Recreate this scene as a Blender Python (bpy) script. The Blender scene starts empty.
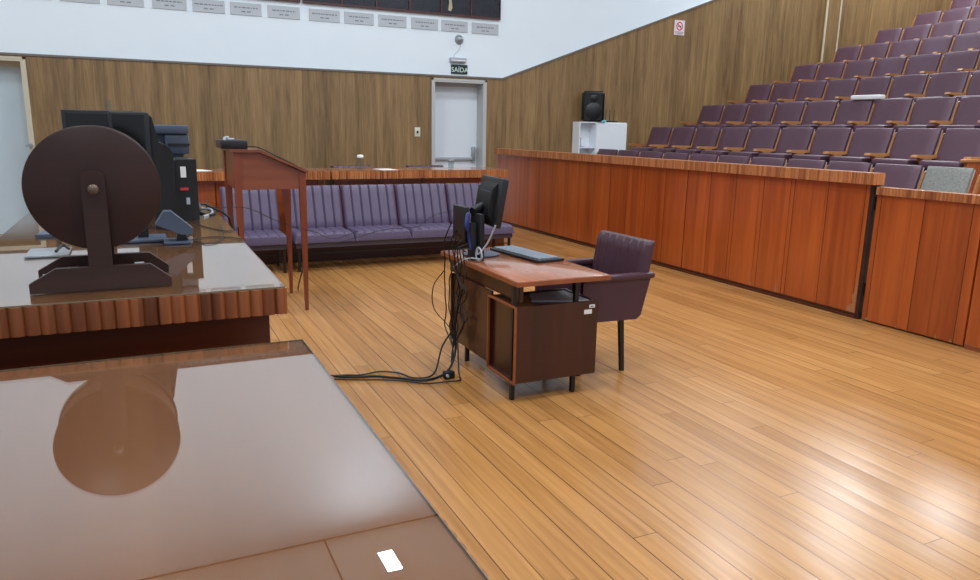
import bpy, bmesh, math, random
from mathutils import Vector, Matrix
random.seed(7)
SC = bpy.context.scene
COL = SC.collection
PI = math.pi

# ------------------------------------------------------------------ camera
cam = bpy.data.cameras.new('camera'); camo = bpy.data.objects.new('camera', cam); COL.objects.link(camo)
yaw, pit, rol, foc = .445328, .214751, -.0175258, 730.8
fwd = Vector((math.sin(yaw)*math.cos(pit), math.cos(yaw)*math.cos(pit), -math.sin(pit)))
rt = Vector((math.cos(yaw), -math.sin(yaw), 0)); dn = fwd.cross(rt)
r2 = math.cos(rol)*rt + math.sin(rol)*dn; d2 = -math.sin(rol)*rt + math.cos(rol)*dn
m = Matrix((r2, -d2, -fwd)).transposed().to_4x4(); m.translation = (0, 0, 1.6)
camo.matrix_world = m
cam.sensor_fit = 'HORIZONTAL'; cam.sensor_width = 36; cam.lens = foc*36/980; cam.clip_start = .05; cam.clip_end = 200
SC.camera = camo
# ------------------------------------------------------------------ world
w = bpy.data.worlds.new('world'); SC.world = w; w.use_nodes = True
w.node_tree.nodes['Background'].inputs[0].default_value = (.80, .88, 1.0, 1)
w.node_tree.nodes['Background'].inputs[1].default_value = .65
SC.view_settings.view_transform = 'Standard'; SC.view_settings.look = 'None'
SC.view_settings.exposure = -0.09; SC.view_settings.gamma = 1; SC.view_settings.use_curve_mapping = False
# ------------------------------------------------------------------ lamps (ceiling fluorescents; bodies are built further down)
CEIL = 8.0
LAMPS = [(3.45, 11.1, .25, .6), (11.5, 11.2, 1.3, 1.2), (13.9, 10.2, 1.3, 1.2), (15.8, 11.7, 1.3, .9), (17.7, 10.3, 1.3, 1.2),
         (20.0, 11.5, 1.3, 1.2), (-1.5, 7.0, .6, 1.2), (1.5, 3.2, .6, 1.2), (6.5, 2.6, .6, 1.2), (11.5, 3.0, .6, 1.2), (-4.5, 3.2, .6, 1.2), (4.0, -1.5, .6, 1.2), (-1.5, -1.5, .6, 1.2),(9.0,-1.5,.6,1.2), (4.6, 7.0, .6, 1.2)]  # last fitting is unseen, added to brighten the upper white wall
LPOW = 192
for (x, y, sx, sy) in LAMPS:
    L = bpy.data.lights.new('ceiling_light', 'AREA'); L.shape = 'RECTANGLE'; L.size = sx; L.size_y = sy
    L.energy = LPOW*(.6 if x > 11 and y > 9 else .22 if sx < .3 else 1.0); L.color = (.87, .96, 1.03)
    o = bpy.data.objects.new('ceiling_light_lamp', L); COL.objects.link(o); o.location = (x, y, CEIL-.125)

# ------------------------------------------------------------------ materials
def lin(c):
    return tuple(((v/255)/12.92 if v/255 <= .04045 else ((v/255+.055)/1.055)**2.4) for v in c) + (1,)
def newmat(n):
    m = bpy.data.materials.new(n); m.use_nodes = True
    return m, m.node_tree.nodes, m.node_tree.links, m.node_tree.nodes['Principled BSDF']
def plain(n, c, rough=.5, metal=0, spec=.5, noise=0, bump=0, nscale=40):
    m, N, L, b = newmat(n)
    b.inputs['Base Color'].default_value = lin(c); b.inputs['Roughness'].default_value = rough
    b.inputs['Metallic'].default_value = metal; b.inputs['Specular IOR Level'].default_value = spec
    if noise or bump:
        tc = N.new('ShaderNodeTexCoord'); no = N.new('ShaderNodeTexNoise'); no.inputs['Scale'].default_value = nscale
        no.inputs['Detail'].default_value = 4
        L.new(tc.outputs['Object'], no.inputs['Vector'])
        if noise:
            mx = N.new('ShaderNodeMix'); mx.data_type = 'RGBA'
            mx.inputs[6].default_value = lin([max(0, v*(1-noise)) for v in c]); mx.inputs[7].default_value = lin([min(255, v*(1+noise)) for v in c])
            L.new(no.outputs[0], mx.inputs[0]); L.new(mx.outputs[2], b.inputs['Base Color'])
        if bump:
            bp = N.new('ShaderNodeBump'); bp.inputs['Strength'].default_value = bump; bp.inputs['Distance'].default_value = .004
            L.new(no.outputs[0], bp.inputs['Height']); L.new(bp.outputs[0], b.inputs['Normal'])
    return m
def wood(n, dark, light, axis='Z', rough=.35, scale=1.0, coat=0, board=None, baxis='X', groove=True, bvar=.35, spec=.5, streak=1.0):
    """stretched noise grain along axis; optional boards of width `board` across baxis"""
    m, N, L, b = newmat(n)
    b.inputs['Roughness'].default_value = rough; b.inputs['Specular IOR Level'].default_value = spec
    b.inputs['Coat Weight'].default_value = coat; b.inputs['Coat Roughness'].default_value = .05
    tc = N.new('ShaderNodeTexCoord'); mp = N.new('ShaderNodeMapping')
    s = {'X': (1.2, 22, 22), 'Y': (22, 1.2, 22), 'Z': (22, 22, 1.2)}[axis]
    mp.inputs['Scale'].default_value = [v*scale for v in s]
    vec = tc.outputs['Object']
    if board:
        sp = N.new('ShaderNodeSeparateXYZ'); L.new(vec, sp.inputs[0])
        dv = N.new('ShaderNodeMath'); dv.operation = 'DIVIDE'; dv.inputs[1].default_value = board; L.new(sp.outputs[baxis], dv.inputs[0])
        fl = N.new('ShaderNodeMath'); fl.operation = 'FLOOR'; L.new(dv.outputs[0], fl.inputs[0])
        wn = N.new('ShaderNodeTexWhiteNoise'); wn.noise_dimensions = '1D'; L.new(fl.outputs[0], wn.inputs['W'])
        sc = N.new('ShaderNodeVectorMath'); sc.operation = 'SCALE'; sc.inputs['Scale'].default_value = 7; L.new(wn.outputs['Color'], sc.inputs[0])
        ad = N.new('ShaderNodeVectorMath'); ad.operation = 'ADD'; L.new(vec, ad.inputs[0]); L.new(sc.outputs[0], ad.inputs[1]); vec = ad.outputs[0]
    L.new(vec, mp.inputs[0])
    n1 = N.new('ShaderNodeTexNoise'); n1.inputs['Scale'].default_value = 1; n1.inputs['Detail'].default_value = 5; n1.inputs['Roughness'].default_value = .6
    L.new(mp.outputs[0], n1.inputs['Vector'])
    mp2 = N.new('ShaderNodeMapping'); mp2.inputs['Scale'].default_value = [v*scale*.22 for v in s]; L.new(vec, mp2.inputs[0])
    n2 = N.new('ShaderNodeTexNoise'); n2.inputs['Scale'].default_value = 1; n2.inputs['Detail'].default_value = 3; n2.inputs['Distortion'].default_value = .6
    L.new(mp2.outputs[0], n2.inputs['Vector'])
    ml = N.new('ShaderNodeMath'); ml.operation = 'MULTIPLY_ADD'; ml.inputs[1].default_value = .55*streak
    L.new(n1.outputs[0], ml.inputs[0])
    m2 = N.new('ShaderNodeMath'); m2.operation = 'MULTIPLY'; m2.inputs[1].default_value = .6; L.new(n2.outputs[0], m2.inputs[0]); L.new(m2.outputs[0], ml.inputs[2])
    val = ml.outputs[0]
    if board:
        a = N.new('ShaderNodeMath'); a.operation = 'MULTIPLY_ADD'; a.inputs[1].default_value = bvar; a.inputs[2].default_value = 0
        L.new(wn.outputs['Value'], a.inputs[0])
        a2 = N.new('ShaderNodeMath'); a2.operation = 'ADD'; L.new(a.outputs[0], a2.inputs[0]); L.new(val, a2.inputs[1])
        a3 = N.new('ShaderNodeMath'); a3.operation = 'SUBTRACT'; a3.inputs[1].default_value = bvar/2; L.new(a2.outputs[0], a3.inputs[0]); val = a3.outputs[0]
    mr = N.new('ShaderNodeMapRange'); mr.inputs['From Min'].default_value = .32; mr.inputs['From Max'].default_value = .85; L.new(val, mr.inputs['Value'])
    cr = N.new('ShaderNodeValToRGB'); cr.color_ramp.elements[0].color = lin(dark); cr.color_ramp.elements[1].color = lin(light)
    L.new(mr.outputs[0], cr.inputs[0]); out = cr.outputs[0]
    if board and groove:
        fr = N.new('ShaderNodeMath'); fr.operation = 'FRACT'; L.new(dv.outputs[0], fr.inputs[0])
        lt = N.new('ShaderNodeMath'); lt.operation = 'LESS_THAN'; lt.inputs[1].default_value = .006/board; L.new(fr.outputs[0], lt.inputs[0])
        mx = N.new('ShaderNodeMix'); mx.data_type = 'RGBA'; mx.inputs[7].default_value = lin([v*.35 for v in dark])
        L.new(lt.outputs[0], mx.inputs[0]); L.new(out, mx.inputs[6]); out = mx.outputs[2]
    L.new(out, b.inputs['Base Color'])
    return m
def floor_mat():
    m, N, L, b = newmat('floor_planks')
    def M(op, a, b_=None, c=None):
        n = N.new('ShaderNodeMath'); n.operation = op
        for i, v in enumerate((a, b_, c)):
            if v is None: continue
            if isinstance(v, (int, float)): n.inputs[i].default_value = v
            else: L.new(v, n.inputs[i])
        return n.outputs[0]
    tc = N.new('ShaderNodeTexCoord'); sp = N.new('ShaderNodeSeparateXYZ'); L.new(tc.outputs['Object'], sp.inputs[0])
    W = .117
    u = M('DIVIDE', M('ADD', sp.outputs['X'], .068), W); iu = M('FLOOR', u); fu = M('FRACT', u)
    w1 = N.new('ShaderNodeTexWhiteNoise'); w1.noise_dimensions = '1D'; L.new(iu, w1.inputs['W'])
    v = M('DIVIDE', M('ADD', sp.outputs['Y'], M('MULTIPLY', w1.outputs['Value'], 9.0)), 2.7); iv = M('FLOOR', v); fv = M('FRACT', v)
    cb = N.new('ShaderNodeCombineXYZ'); L.new(iu, cb.inputs[0]); L.new(iv, cb.inputs[1])
    w2 = N.new('ShaderNodeTexWhiteNoise'); w2.noise_dimensions = '2D'; L.new(cb.outputs[0], w2.inputs['Vector'])
    sc = N.new('ShaderNodeVectorMath'); sc.operation = 'SCALE'; sc.inputs['Scale'].default_value = 11; L.new(w2.outputs['Color'], sc.inputs[0])
    ad = N.new('ShaderNodeVectorMath'); L.new(tc.outputs['Object'], ad.inputs[0]); L.new(sc.outputs[0], ad.inputs[1])
    mp = N.new('ShaderNodeMapping'); mp.inputs['Scale'].default_value = (38, 1.6, 1); L.new(ad.outputs[0], mp.inputs[0])
    n1 = N.new('ShaderNodeTexNoise'); n1.inputs['Scale'].default_value = 1; n1.inputs['Detail'].default_value = 5; L.new(mp.outputs[0], n1.inputs['Vector'])
    n3 = N.new('ShaderNodeTexNoise'); n3.inputs['Scale'].default_value = .45; n3.inputs['Detail'].default_value = 3; L.new(tc.outputs['Object'], n3.inputs['Vector'])
    val = M('ADD', M('ADD', M('MULTIPLY', n1.outputs[0], .55), M('MULTIPLY', w2.outputs['Value'], .16)), M('MULTIPLY', n3.outputs[0], .42))
    cr = N.new('ShaderNodeValToRGB'); e = cr.color_ramp.elements
    e[0].position = .32; e[0].color = lin((142, 96, 50)); e[1].position = .95; e[1].color = lin((204, 156, 98))
    k = e.new(.62); k.color = lin((176, 126, 74))
    L.new(val, cr.inputs[0])
    # seams
    s1 = M('LESS_THAN', fu, .045); s1b = M('MULTIPLY', s1, M('ADD', .45, M('MULTIPLY', w1.outputs['Value'], .5)))
    s2 = M('MULTIPLY', M('LESS_THAN', fv, .0016), .7)
    seam = M('MAXIMUM', s1b, s2)
    mx = N.new('ShaderNodeMix'); mx.data_type = 'RGBA'; mx.inputs[7].default_value = lin((70, 38, 20))
    L.new(seam, mx.inputs[0]); L.new(cr.outputs[0], mx.inputs[6]); L.new(mx.outputs[2], b.inputs['Base Color'])
    # worn varnish roughness
    n4 = N.new('ShaderNodeTexNoise'); n4.inputs['Scale'].default_value = 1.3; n4.inputs['Detail'].default_value = 4; L.new(tc.outputs['Object'], n4.inputs['Vector'])
    rr = M('ADD', .17, M('MULTIPLY', n4.outputs[0], .12)); L.new(rr, b.inputs['Roughness'])
    b.inputs['Specular IOR Level'].default_value = .28
    b.inputs['Coat Weight'].default_value = .0; b.inputs['Coat Roughness'].default_value = .3
    # every board is slightly tilted and cupped
    h1 = M('MULTIPLY', M('SUBTRACT', w2.outputs['Value'], .5), M('MULTIPLY', fu, 2.2))
    h2 = M('MULTIPLY', M('SINE', M('MULTIPLY', fu, PI)), .30)
    bp = N.new('ShaderNodeBump'); bp.inputs['Distance'].default_value = .0022; bp.inputs['Strength'].default_value = .5
    L.new(M('SUBTRACT', M('ADD', h1, h2), M('MULTIPLY', seam, .5)), bp.inputs['Height'])
    L.new(bp.outputs[0], b.inputs['Normal']); L.new(bp.outputs[0], b.inputs['Coat Normal'])
    return m
def glass_mat(n, tint=(255, 255, 255), ior=1.5, rough=.0):
    m, N, L, b = newmat(n); N.remove(b)
    out = N['Material Output']; tr = N.new('ShaderNodeBsdfTransparent'); tr.inputs[0].default_value = lin(tint)
    gl = N.new('ShaderNodeBsdfGlossy'); gl.inputs['Roughness'].default_value = rough
    F0 = ((ior-1)/(ior+1))**2
    ge = N.new('ShaderNodeNewGeometry'); dt = N.new('ShaderNodeVectorMath'); dt.operation = 'DOT_PRODUCT'
    L.new(ge.outputs['Incoming'], dt.inputs[0]); L.new(ge.outputs['Normal'], dt.inputs[1])
    def M(op, a, b_=None):
        n = N.new('ShaderNodeMath'); n.operation = op
        for i, v in enumerate((a, b_)):
            if v is None: continue
            if isinstance(v, (int, float)): n.inputs[i].default_value = v
            else: L.new(v, n.inputs[i])
        return n.outputs[0]
    f5 = M('POWER', M('SUBTRACT', 1.0, M('ABSOLUTE', dt.outputs['Value'])), 5.0)
    frv = M('ADD', M('MULTIPLY', f5, 1-F0), F0)
    mx = N.new('ShaderNodeMixShader'); L.new(frv, mx.inputs[0]); L.new(tr.outputs[0], mx.inputs[1]); L.new(gl.outputs[0], mx.inputs[2])
    L.new(mx.outputs[0], out.inputs[0]); return m

M_FLOOR = floor_mat()
M_WALLW = wood('wall_veneer', (84, 62, 37), (160, 128, 84), 'Z', .45, 1.9, board=.62, baxis='X', bvar=.12, groove=False, streak=1.15)
M_PLAST = plain('white_plaster', (228, 240, 248), .8, noise=.01, nscale=2)
M_CEIL = plain('ceiling_paint', (222, 222, 216), .9)
M_PART = wood('partition_wood', (130, 54, 18), (200, 100, 42), 'Z', .28, .8, coat=.25, board=.39, baxis='Y', bvar=.12)
M_PARTX = wood('counter_wood', (134, 58, 24), (200, 106, 52), 'Z', .3, .8, coat=.25, board=.6, baxis='X', bvar=.18)
M_TRIM = wood('reeded_trim_wood', (134, 72, 36), (200, 130, 78), 'Z', .35, 1.6, board=.031, baxis='Y', groove=False, bvar=.28)
M_TRIMX = wood('reeded_trim_wood_counter', (134, 72, 36), (200, 130, 78), 'Z', .35, 1.6, board=.031, baxis='X', groove=False, bvar=.28)
M_DTRIM = wood('desk_flute_wood', (84, 40, 18), (166, 94, 52), 'Z', .35, 1.2, board=.053, baxis='X', groove=False, bvar=.3)
M_DBODY = wood('desk_body_wood', (58, 24, 10), (98, 44, 22), 'X', .35, .7)
M_DTOP = wood('desk_top_wood', (160, 96, 48), (214, 148, 90), 'Y', .4, .5, board=.5, baxis='X', groove=False, bvar=.15)
M_NTOP = wood('near_table_top_wood', (150, 92, 58), (186, 126, 88), 'Y', .6, .45, board=.55, baxis='X', groove=False, bvar=.1, spec=.15)
M_GLASS = glass_mat('desk_glass', (250, 252, 250), 3.0)
M_CLEAR = glass_mat('clear_glass', (238, 244, 246), 1.45)
M_GEDGE = plain('glass_edge', (120, 112, 90), .25)
M_LECT = wood('lectern_wood', (92, 44, 28), (144, 78, 52), 'X', .38, .7, coat=.15)
M_LECTL = wood('lectern_leg_wood', (100, 43, 24), (142, 70, 42), 'Z', .38, .9, coat=.15)
M_SDESK = wood('small_desk_wood', (40, 16, 12), (76, 34, 25), 'Z', .3, .8, coat=.2)
M_STOP = wood('small_desk_top_wood', (120, 66, 44), (178, 112, 80), 'Y', .22, .6, coat=.7)
M_SEDGE = wood('small_desk_edge_wood', (120, 62, 34), (160, 92, 54), 'Y', .35, 1.0)
M_DRUM = wood('drum_wood', (34, 18, 15), (62, 33, 27), 'X', .42, .5, spec=.35, streak=1.1)
M_DRUMS = wood('drum_rim_lit_wood', (84, 62, 54), (120, 92, 80), 'Y', .4, 1)  # drum wall toned lighter: the light it catches is in the colour
M_STAND = wood('drum_stand_wood', (38, 22, 17), (66, 40, 32), 'X', .45, 1, spec=.35)
M_VINYL = plain('burgundy_vinyl', (72, 45, 55), .38, spec=.45, noise=.05, nscale=14)
M_SEAT = plain('auditorium_vinyl', (90, 63, 77), .42, spec=.45, noise=.06, nscale=9)
M_BENCH = plain('bench_vinyl', (86, 74, 98), .42, spec=.4, noise=.05, nscale=9)
M_ARM = wood('seat_arm_wood', (140, 84, 44), (196, 138, 84), 'X', .35, 1.5)
M_BEIGE = plain('seat_shell_beige', (176, 160, 156), .6)
M_GREYF = plain('grey_fabric', (128, 130, 126), .9, noise=.25, nscale=45, bump=.5)
M_BLACK = plain('black_metal', (18, 17, 18), .35)
M_BPLAS = plain('black_plastic', (24, 25, 29), .38)
M_BMAT = plain('black_matte_plastic', (14, 14, 17), .6)
M_SCREEN = plain('screen_glass', (8, 8, 10), .12)
M_GREYP = plain('grey_plastic', (66, 76, 94), .42)
M_LGREY = plain('light_grey_plastic', (165, 170, 178), .4)
M_SILV = plain('silver_metal', (160, 165, 170), .3, metal=.6)
M_WHITE = plain('white_laminate', (236, 241, 247), .4)
M_PAPER = plain('paper_white', (232, 232, 232), .7)
M_DOOR = plain('door_paint', (186, 202, 212), .45, noise=.02, nscale=2)
M_FRAME = plain('door_frame_paint', (186, 188, 188), .5)
M_CREAM = plain('cream_paint', (198, 190, 168), .5)
M_GREYT = plain('grey_trim', (112, 104, 96), .6)
M_PLAQ = plain('plaque_metal', (182, 188, 194), .4, metal=.15)
M_INK = plain('engraved_grey', (120, 126, 134), .6)
M_PHOTO = plain('dark_photo_print', (24, 25, 34), .25, noise=.7, nscale=9)
M_PHF = plain('dark_red_frame', (74, 34, 36), .4)
M_GREEN = plain('exit_green', (20, 44, 40), .4)
M_LETT = plain('exit_letters', (214, 236, 222), .5)
M_RED = plain('red_ink', (196, 50, 60), .5)
M_PINK = plain('sign_pink', (232, 214, 220), .5)
M_BLUE = plain('blue_cable', (28, 44, 110), .45)
M_CYAN = plain('cyan_plastic', (130, 205, 215), .4)
M_TIER = plain('tier_flooring', (96, 72, 58), .6, noise=.1, nscale=6)
M_EMIT, _N, _L, _b = newmat('lamp_diffuser')
_b.inputs['Emission Color'].default_value = (.92, .96, 1, 1); _b.inputs['Emission Strength'].default_value = 8

# ------------------------------------------------------------------ mesh helpers
# the desks on the dais and what stands on them are scaled down about the camera position
CAM_SCALE, CAM_LIFT, CAM_SCALED = .657, .549, False
def D(p): return (p[0]*CAM_SCALE, p[1]*CAM_SCALE, p[2]*CAM_SCALE+CAM_LIFT)
class MB:
    def __init__(s): s.v = []; s.f = []; s.sm = []
    def add(s, vs, fs, smooth=False):
        n = len(s.v); s.v += [Vector(v) for v in vs]; s.f += [tuple(i+n for i in f) for f in fs]; s.sm += [smooth]*len(fs)
        return s
    def box(s, x0, x1, y0, y1, z0, z1, bev=0):
        if bev:
            return s.bm_box(x0, x1, y0, y1, z0, z1, bev)
        vs = [(x, y, z) for x in (x0, x1) for y in (y0, y1) for z in (z0, z1)]
        return s.add(vs, [(0, 1, 3, 2), (4, 6, 7, 5), (0, 4, 5, 1), (2, 3, 7, 6), (0, 2, 6, 4), (1, 5, 7, 3)])
    def bm_box(s, x0, x1, y0, y1, z0, z1, bev, seg=2, mat=None):
        b = bmesh.new(); bmesh.ops.create_cube(b, size=1)
        for v in b.verts: v.co = Vector(((x0+x1)/2+v.co.x*(x1-x0), (y0+y1)/2+v.co.y*(y1-y0), (z0+z1)/2+v.co.z*(z1-z0)))
        bmesh.ops.bevel(b, geom=b.edges[:], offset=bev, segments=seg, affect='EDGES', profile=.5)
        return s.from_bm(b, mat)
    def from_bm(s, b, mat=None, smooth=True):
        b.verts.index_update()
        s.add([(mat @ v.co if mat else v.co.copy()) for v in b.verts], [tuple(v.index for v in f.verts) for f in b.faces], smooth); b.free(); return s
    def prism(s, pts, axis, a, b):
        """polygon pts (2D) extruded along axis from a to b. axis X: pts=(y,z); Y: (x,z); Z: (x,y)"""
        def P(p, t): return {'X': (t, p[0], p[1]), 'Y': (p[0], t, p[1]), 'Z': (p[0], p[1], t)}[axis]
        n = len(pts); vs = [P(p, a) for p in pts]+[P(p, b) for p in pts]
        return s.add(vs, [tuple(range(n))[::-1], tuple(range(n, 2*n))]+[(i, (i+1) % n, n+(i+1) % n, n+i) for i in range(n)])
    def tube(s, pts, r, n=8, r2=None, caps=True):
        pts = [Vector(p) for p in pts]; k = len(pts); vs = []; up = None
        for i, p in enumerate(pts):
            t = (pts[min(i+1, k-1)]-pts[max(i-1, 0)]).normalized()
            if up is None: up = Vector((0, 0, 1)) if abs(t.z) < .9 else Vector((1, 0, 0))
            a = t.cross(up).normalized(); b_ = a.cross(t).normalized(); up = b_
            rr = r if r2 is None else r+(r2-r)*i/(k-1)
            for j in range(n):
                th = 2*PI*j/n; vs.append(p+a*math.cos(th)*rr+b_*math.sin(th)*rr)
        fs = [(i*n+j, i*n+(j+1) % n, (i+1)*n+(j+1) % n, (i+1)*n+j) for i in range(k-1) for j in range(n)]
        s.add(vs, fs, True)
        if caps: s.add(vs[:n], [tuple(range(n))[::-1]]); s.add(vs[-n:], [tuple(range(n))])
        return s
    def lathe(s, prof, c=(0, 0, 0), n=32, axis='Z', smooth=True):
        vs = []; k = len(prof)
        for i in range(n):
            t = 2*PI*i/n
            for r, h in prof:
                p = {'Z': (r*math.cos(t), r*math.sin(t), h), 'Y': (r*math.cos(t), h, r*math.sin(t)), 'X': (h, r*math.cos(t), r*math.sin(t))}[axis]
                vs.append(Vector(p)+Vector(c))
        return s.add(vs, [(i*k+j, ((i+1) % n)*k+j, ((i+1) % n)*k+j+1, i*k+j+1) for i in range(n) for j in range(k-1)], smooth)
    def taper(s, p0, p1, a0, a1):
        """square bar from p0 to p1 with half widths a0, a1"""
        vs = []
        for p, a in ((p0, a0), (p1, a1)):
            for dx, dy in ((-1, -1), (1, -1), (1, 1), (-1, 1)): vs.append((p[0]+dx*a, p[1]+dy*a, p[2]))
        return s.add(vs, [(3, 2, 1, 0), (4, 5, 6, 7)]+[(i, (i+1) % 4, 4+(i+1) % 4, 4+i) for i in range(4)])
    def xf(s, mat): s.v = [mat @ v for v in s.v]; return s
    def build(s, name, mat, parent=None, origin=None, mats=None, fmat=None):
        me = bpy.data.meshes.new(name)
        if CAM_SCALED:
            s.v = [Vector(D(v)) for v in s.v]
            if origin: origin = D(origin)
        if parent is not None: off = Vector(parent['_o'])
        else: off = Vector(origin) if origin else Vector((0, 0, 0))
        me.from_pydata([tuple(v-off) for v in s.v], [], s.f)
        me.polygons.foreach_set('use_smooth', s.sm); me.materials.append(mat)
        for mm in (mats or []): me.materials.append(mm)
        if fmat: me.polygons.foreach_set('material_index', fmat)
        me.update()
        b = bmesh.new(); b.from_mesh(me); bmesh.ops.recalc_face_normals(b, faces=b.faces); b.to_mesh(me); b.free()
        try: me.set_sharp_from_angle(angle=.7)
        except Exception: pass
        o = bpy.data.objects.new(name, me); COL.objects.link(o)
        if parent is not None: o.parent = parent; o['_o'] = tuple(off)
        else: o.location = off; o['_o'] = tuple(off)
        return o
def thing(name, label, cat, loc, group=None):
    if CAM_SCALED: loc = D(loc)
    o = bpy.data.objects.new(name, None); COL.objects.link(o); o.location = loc; o['_o'] = tuple(loc)
    o['label'] = label; o['category'] = cat; o.empty_display_size = .1
    if group: o['group'] = group
    return o
def tag(o, label, cat, group=None):
    o['label'] = label; o['category'] = cat
    if group: o['group'] = group
    return o
def struct(o): o['kind'] = 'structure'; return o
def copy_thing(root, loc, label, rotz=None, group=None):
    r = root.copy(); COL.objects.link(r); r.location = loc; r['label'] = label
    if rotz is not None: r.rotation_euler = (0, 0, rotz)
    if group: r['group'] = group
    for ch in list(root.children):
        c = ch.copy(); COL.objects.link(c); c.parent = r
        for g in list(ch.children):
            d = g.copy(); COL.objects.link(d); d.parent = c
    return r
def smooth_pts(pts, n=8):
    P = [Vector(p) for p in pts]; P = [2*P[0]-P[1]]+P+[2*P[-1]-P[-2]]; out = []
    for i in range(1, len(P)-2):
        for k in range(n):
            t = k/n; a, b, c, d = P[i-1:i+3]
            out.append(.5*((2*b)+(c-a)*t+(2*a-5*b+4*c-d)*t*t+(3*b-a-3*c+d)*t**3))
    out.append(P[-2]); return out
def cable(name, pts, r, mat, label=None, parent=None, cat='cable', group=None):
    o = MB().tube(smooth_pts(pts), r, 6).build(name, mat, parent, origin=None if parent is not None else pts[0])
    if parent is None: tag(o, label, cat, group)
    return o
def reeded(x0, x1, y0, y1, z0, z1, pitch, d, sides='S', seg=5):
    """slab whose outline is scalloped with convex ribs. S=-Y, N=+Y, E=+X, W=-X"""
    cs = [((x0, y0), (x1, y0), (0, -1), 'S'), ((x1, y0), (x1, y1), (1, 0), 'E'), ((x1, y1), (x0, y1), (0, 1), 'N'), ((x0, y1), (x0, y0), (-1, 0), 'W')]
    pts = []
    for a, b, nrm, s in cs:
        if s not in sides: pts.append(a); continue
        Lg = math.hypot(b[0]-a[0], b[1]-a[1]); k = max(1, round(Lg/pitch))
        for i in range(k):
            for j in range(seg):
                t = (i+j/seg)/k; o = math.sqrt(max(0, 1-(2*j/seg-1)**2))*d-d
                pts.append((a[0]+(b[0]-a[0])*t+nrm[0]*o, a[1]+(b[1]-a[1])*t+nrm[1]*o))
    return MB().prism(pts, 'Z', z0, z1)
def channel(wd, ln, th, n, mat, groove=.012, round_=.03, amp=None, back=.0):
    """upholstered cushion: width wd along u with n stitched channels, length ln along v, thickness th along w; mapped by mat(u,v,w)"""
    per = 8; nu = n*per; nv = 10; vs = []; mb = MB()
    us = [wd*i/nu for i in range(nu+1)]; vv = [ln*(.5-.5*math.cos(PI*j/nv)) for j in range(nv+1)]
    def hgt(i, j):
        u, v = us[i], vv[j]
        e = min(u, wd-u); ev = min(v, ln-v); q = 1
        for d_ in (e, ev):
            if d_ < round_: q *= math.sqrt(max(.0, 1-(1-d_/round_)**2))*.75+.25
        k = (i % per)/per; g = math.exp(-((min(k, 1-k))/.07)**2) if 0 < i < nu else 0
        return th*q-groove*g
    for side in (0, 1):
        for i in range(nu+1):
            for j in range(nv+1): vs.append(mat @ Vector((us[i], vv[j], hgt(i, j) if side == 0 else back)))
    S = (nu+1)*(nv+1); fs = []
    ix = lambda i, j: i*(nv+1)+j
    for i in range(nu):
        for j in range(nv):
            fs.append((ix(i, j), ix(i+1, j), ix(i+1, j+1), ix(i, j+1))); fs.append((S+ix(i, j), S+ix(i, j+1), S+ix(i+1, j+1), S+ix(i+1, j)))
    for i in range(nu): fs.append((ix(i, 0), S+ix(i, 0), S+ix(i+1, 0), ix(i+1, 0))); fs.append((ix(i, nv), ix(i+1, nv), S+ix(i+1, nv), S+ix(i, nv)))
    for j in range(nv): fs.append((ix(0, j), ix(0, j+1), S+ix(0, j+1), S+ix(0, j))); fs.append((ix(nu, j), S+ix(nu, j), S+ix(nu, j+1), ix(nu, j+1)))
    return mb.add(vs, fs, True)
def basis(o, u, v, w_):
    m = Matrix((Vector(u), Vector(v), Vector(w_))).transposed().to_4x4(); m.translation = Vector(o); return m
def text_mb(s, size, mat, depth=.002):
    c = bpy.data.curves.new('t', 'FONT'); c.body = s; c.size = size; c.extrude = depth; c.align_x = 'CENTER'; c.align_y = 'CENTER'
    o = bpy.data.objects.new('t', c); COL.objects.link(o); dg = bpy.context.evaluated_depsgraph_get(); dg.update()
    me = bpy.data.meshes.new_from_object(o.evaluated_get(dg)); mb = MB()
    mb.add([mat @ v.co for v in me.vertices], [tuple(p.vertices) for p in me.polygons]); bpy.data.objects.remove(o); bpy.data.meshes.remove(me); return mb
ORD = ['first', 'second', 'third', 'fourth', 'fifth', 'sixth', 'seventh', 'eighth', 'ninth', 'tenth', 'eleventh', 'twelfth', 'thirteenth']

# ================================================================== SETTING
YW = 12.4
struct(MB().box(-8, 21.5, -4, YW+.6, -.1, 0).build('floor', M_FLOOR))
struct(MB().box(-8, 21.5, -4, YW+.6, CEIL, CEIL+.1).build('ceiling', M_CEIL))
# back wall: plaster above, veneer panelling below rising with the tiers; two door openings
PZ = 2.52; SLX = 6.1; SL = .369; XE = 21.5
def pz(x): return PZ if x < SLX else PZ+SL*(x-SLX)
D1 = (-2.55, -1.36, 2.46); D2 = (4.75, 5.74, 2.45)
mb = MB(); fm = []
def addm(i): 
    while len(fm) < len(mb.f): fm.append(i)
XM = SLX+(CEIL-PZ)/SL
mb.prism([(-8, PZ), (SLX, PZ), (XM, CEIL), (-8, CEIL)], 'Y', YW+.02, YW+.6); addm(0)
for a, b in ((-8, D1[0]), (D1[1], D2[0])): mb.box(a, b, YW, YW+.6, 0, PZ); addm(1)
for d in (D1, D2): mb.box(d[0], d[1], YW, YW+.6, d[2], PZ); addm(1)
mb.prism([(D2[1], 0), (XE, 0), (XE, CEIL), (XM, CEIL), (SLX, PZ), (D2[1], PZ)], 'Y', YW, YW+.6); addm(1)
struct(mb.build('wall_back', M_PLAST, mats=[M_WALLW], fmat=fm))
struct(MB().box(-8.2, -8, -4, YW+.6, 0, CEIL).build('wall_left', M_PLAST))
struct(MB().box(21.5, 21.7, -4, YW+.6, 0, CEIL).build('wall_right', M_WALLW))
struct(MB().prism([(-8, PZ-.012), (SLX, PZ-.012), (XM, CEIL-.012), (XM, CEIL+.0), (SLX-.005, PZ+.018), (-8, PZ+.018)], 'Y', YW-.015, YW+.019).build('trim_1', M_GREYT))
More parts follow.
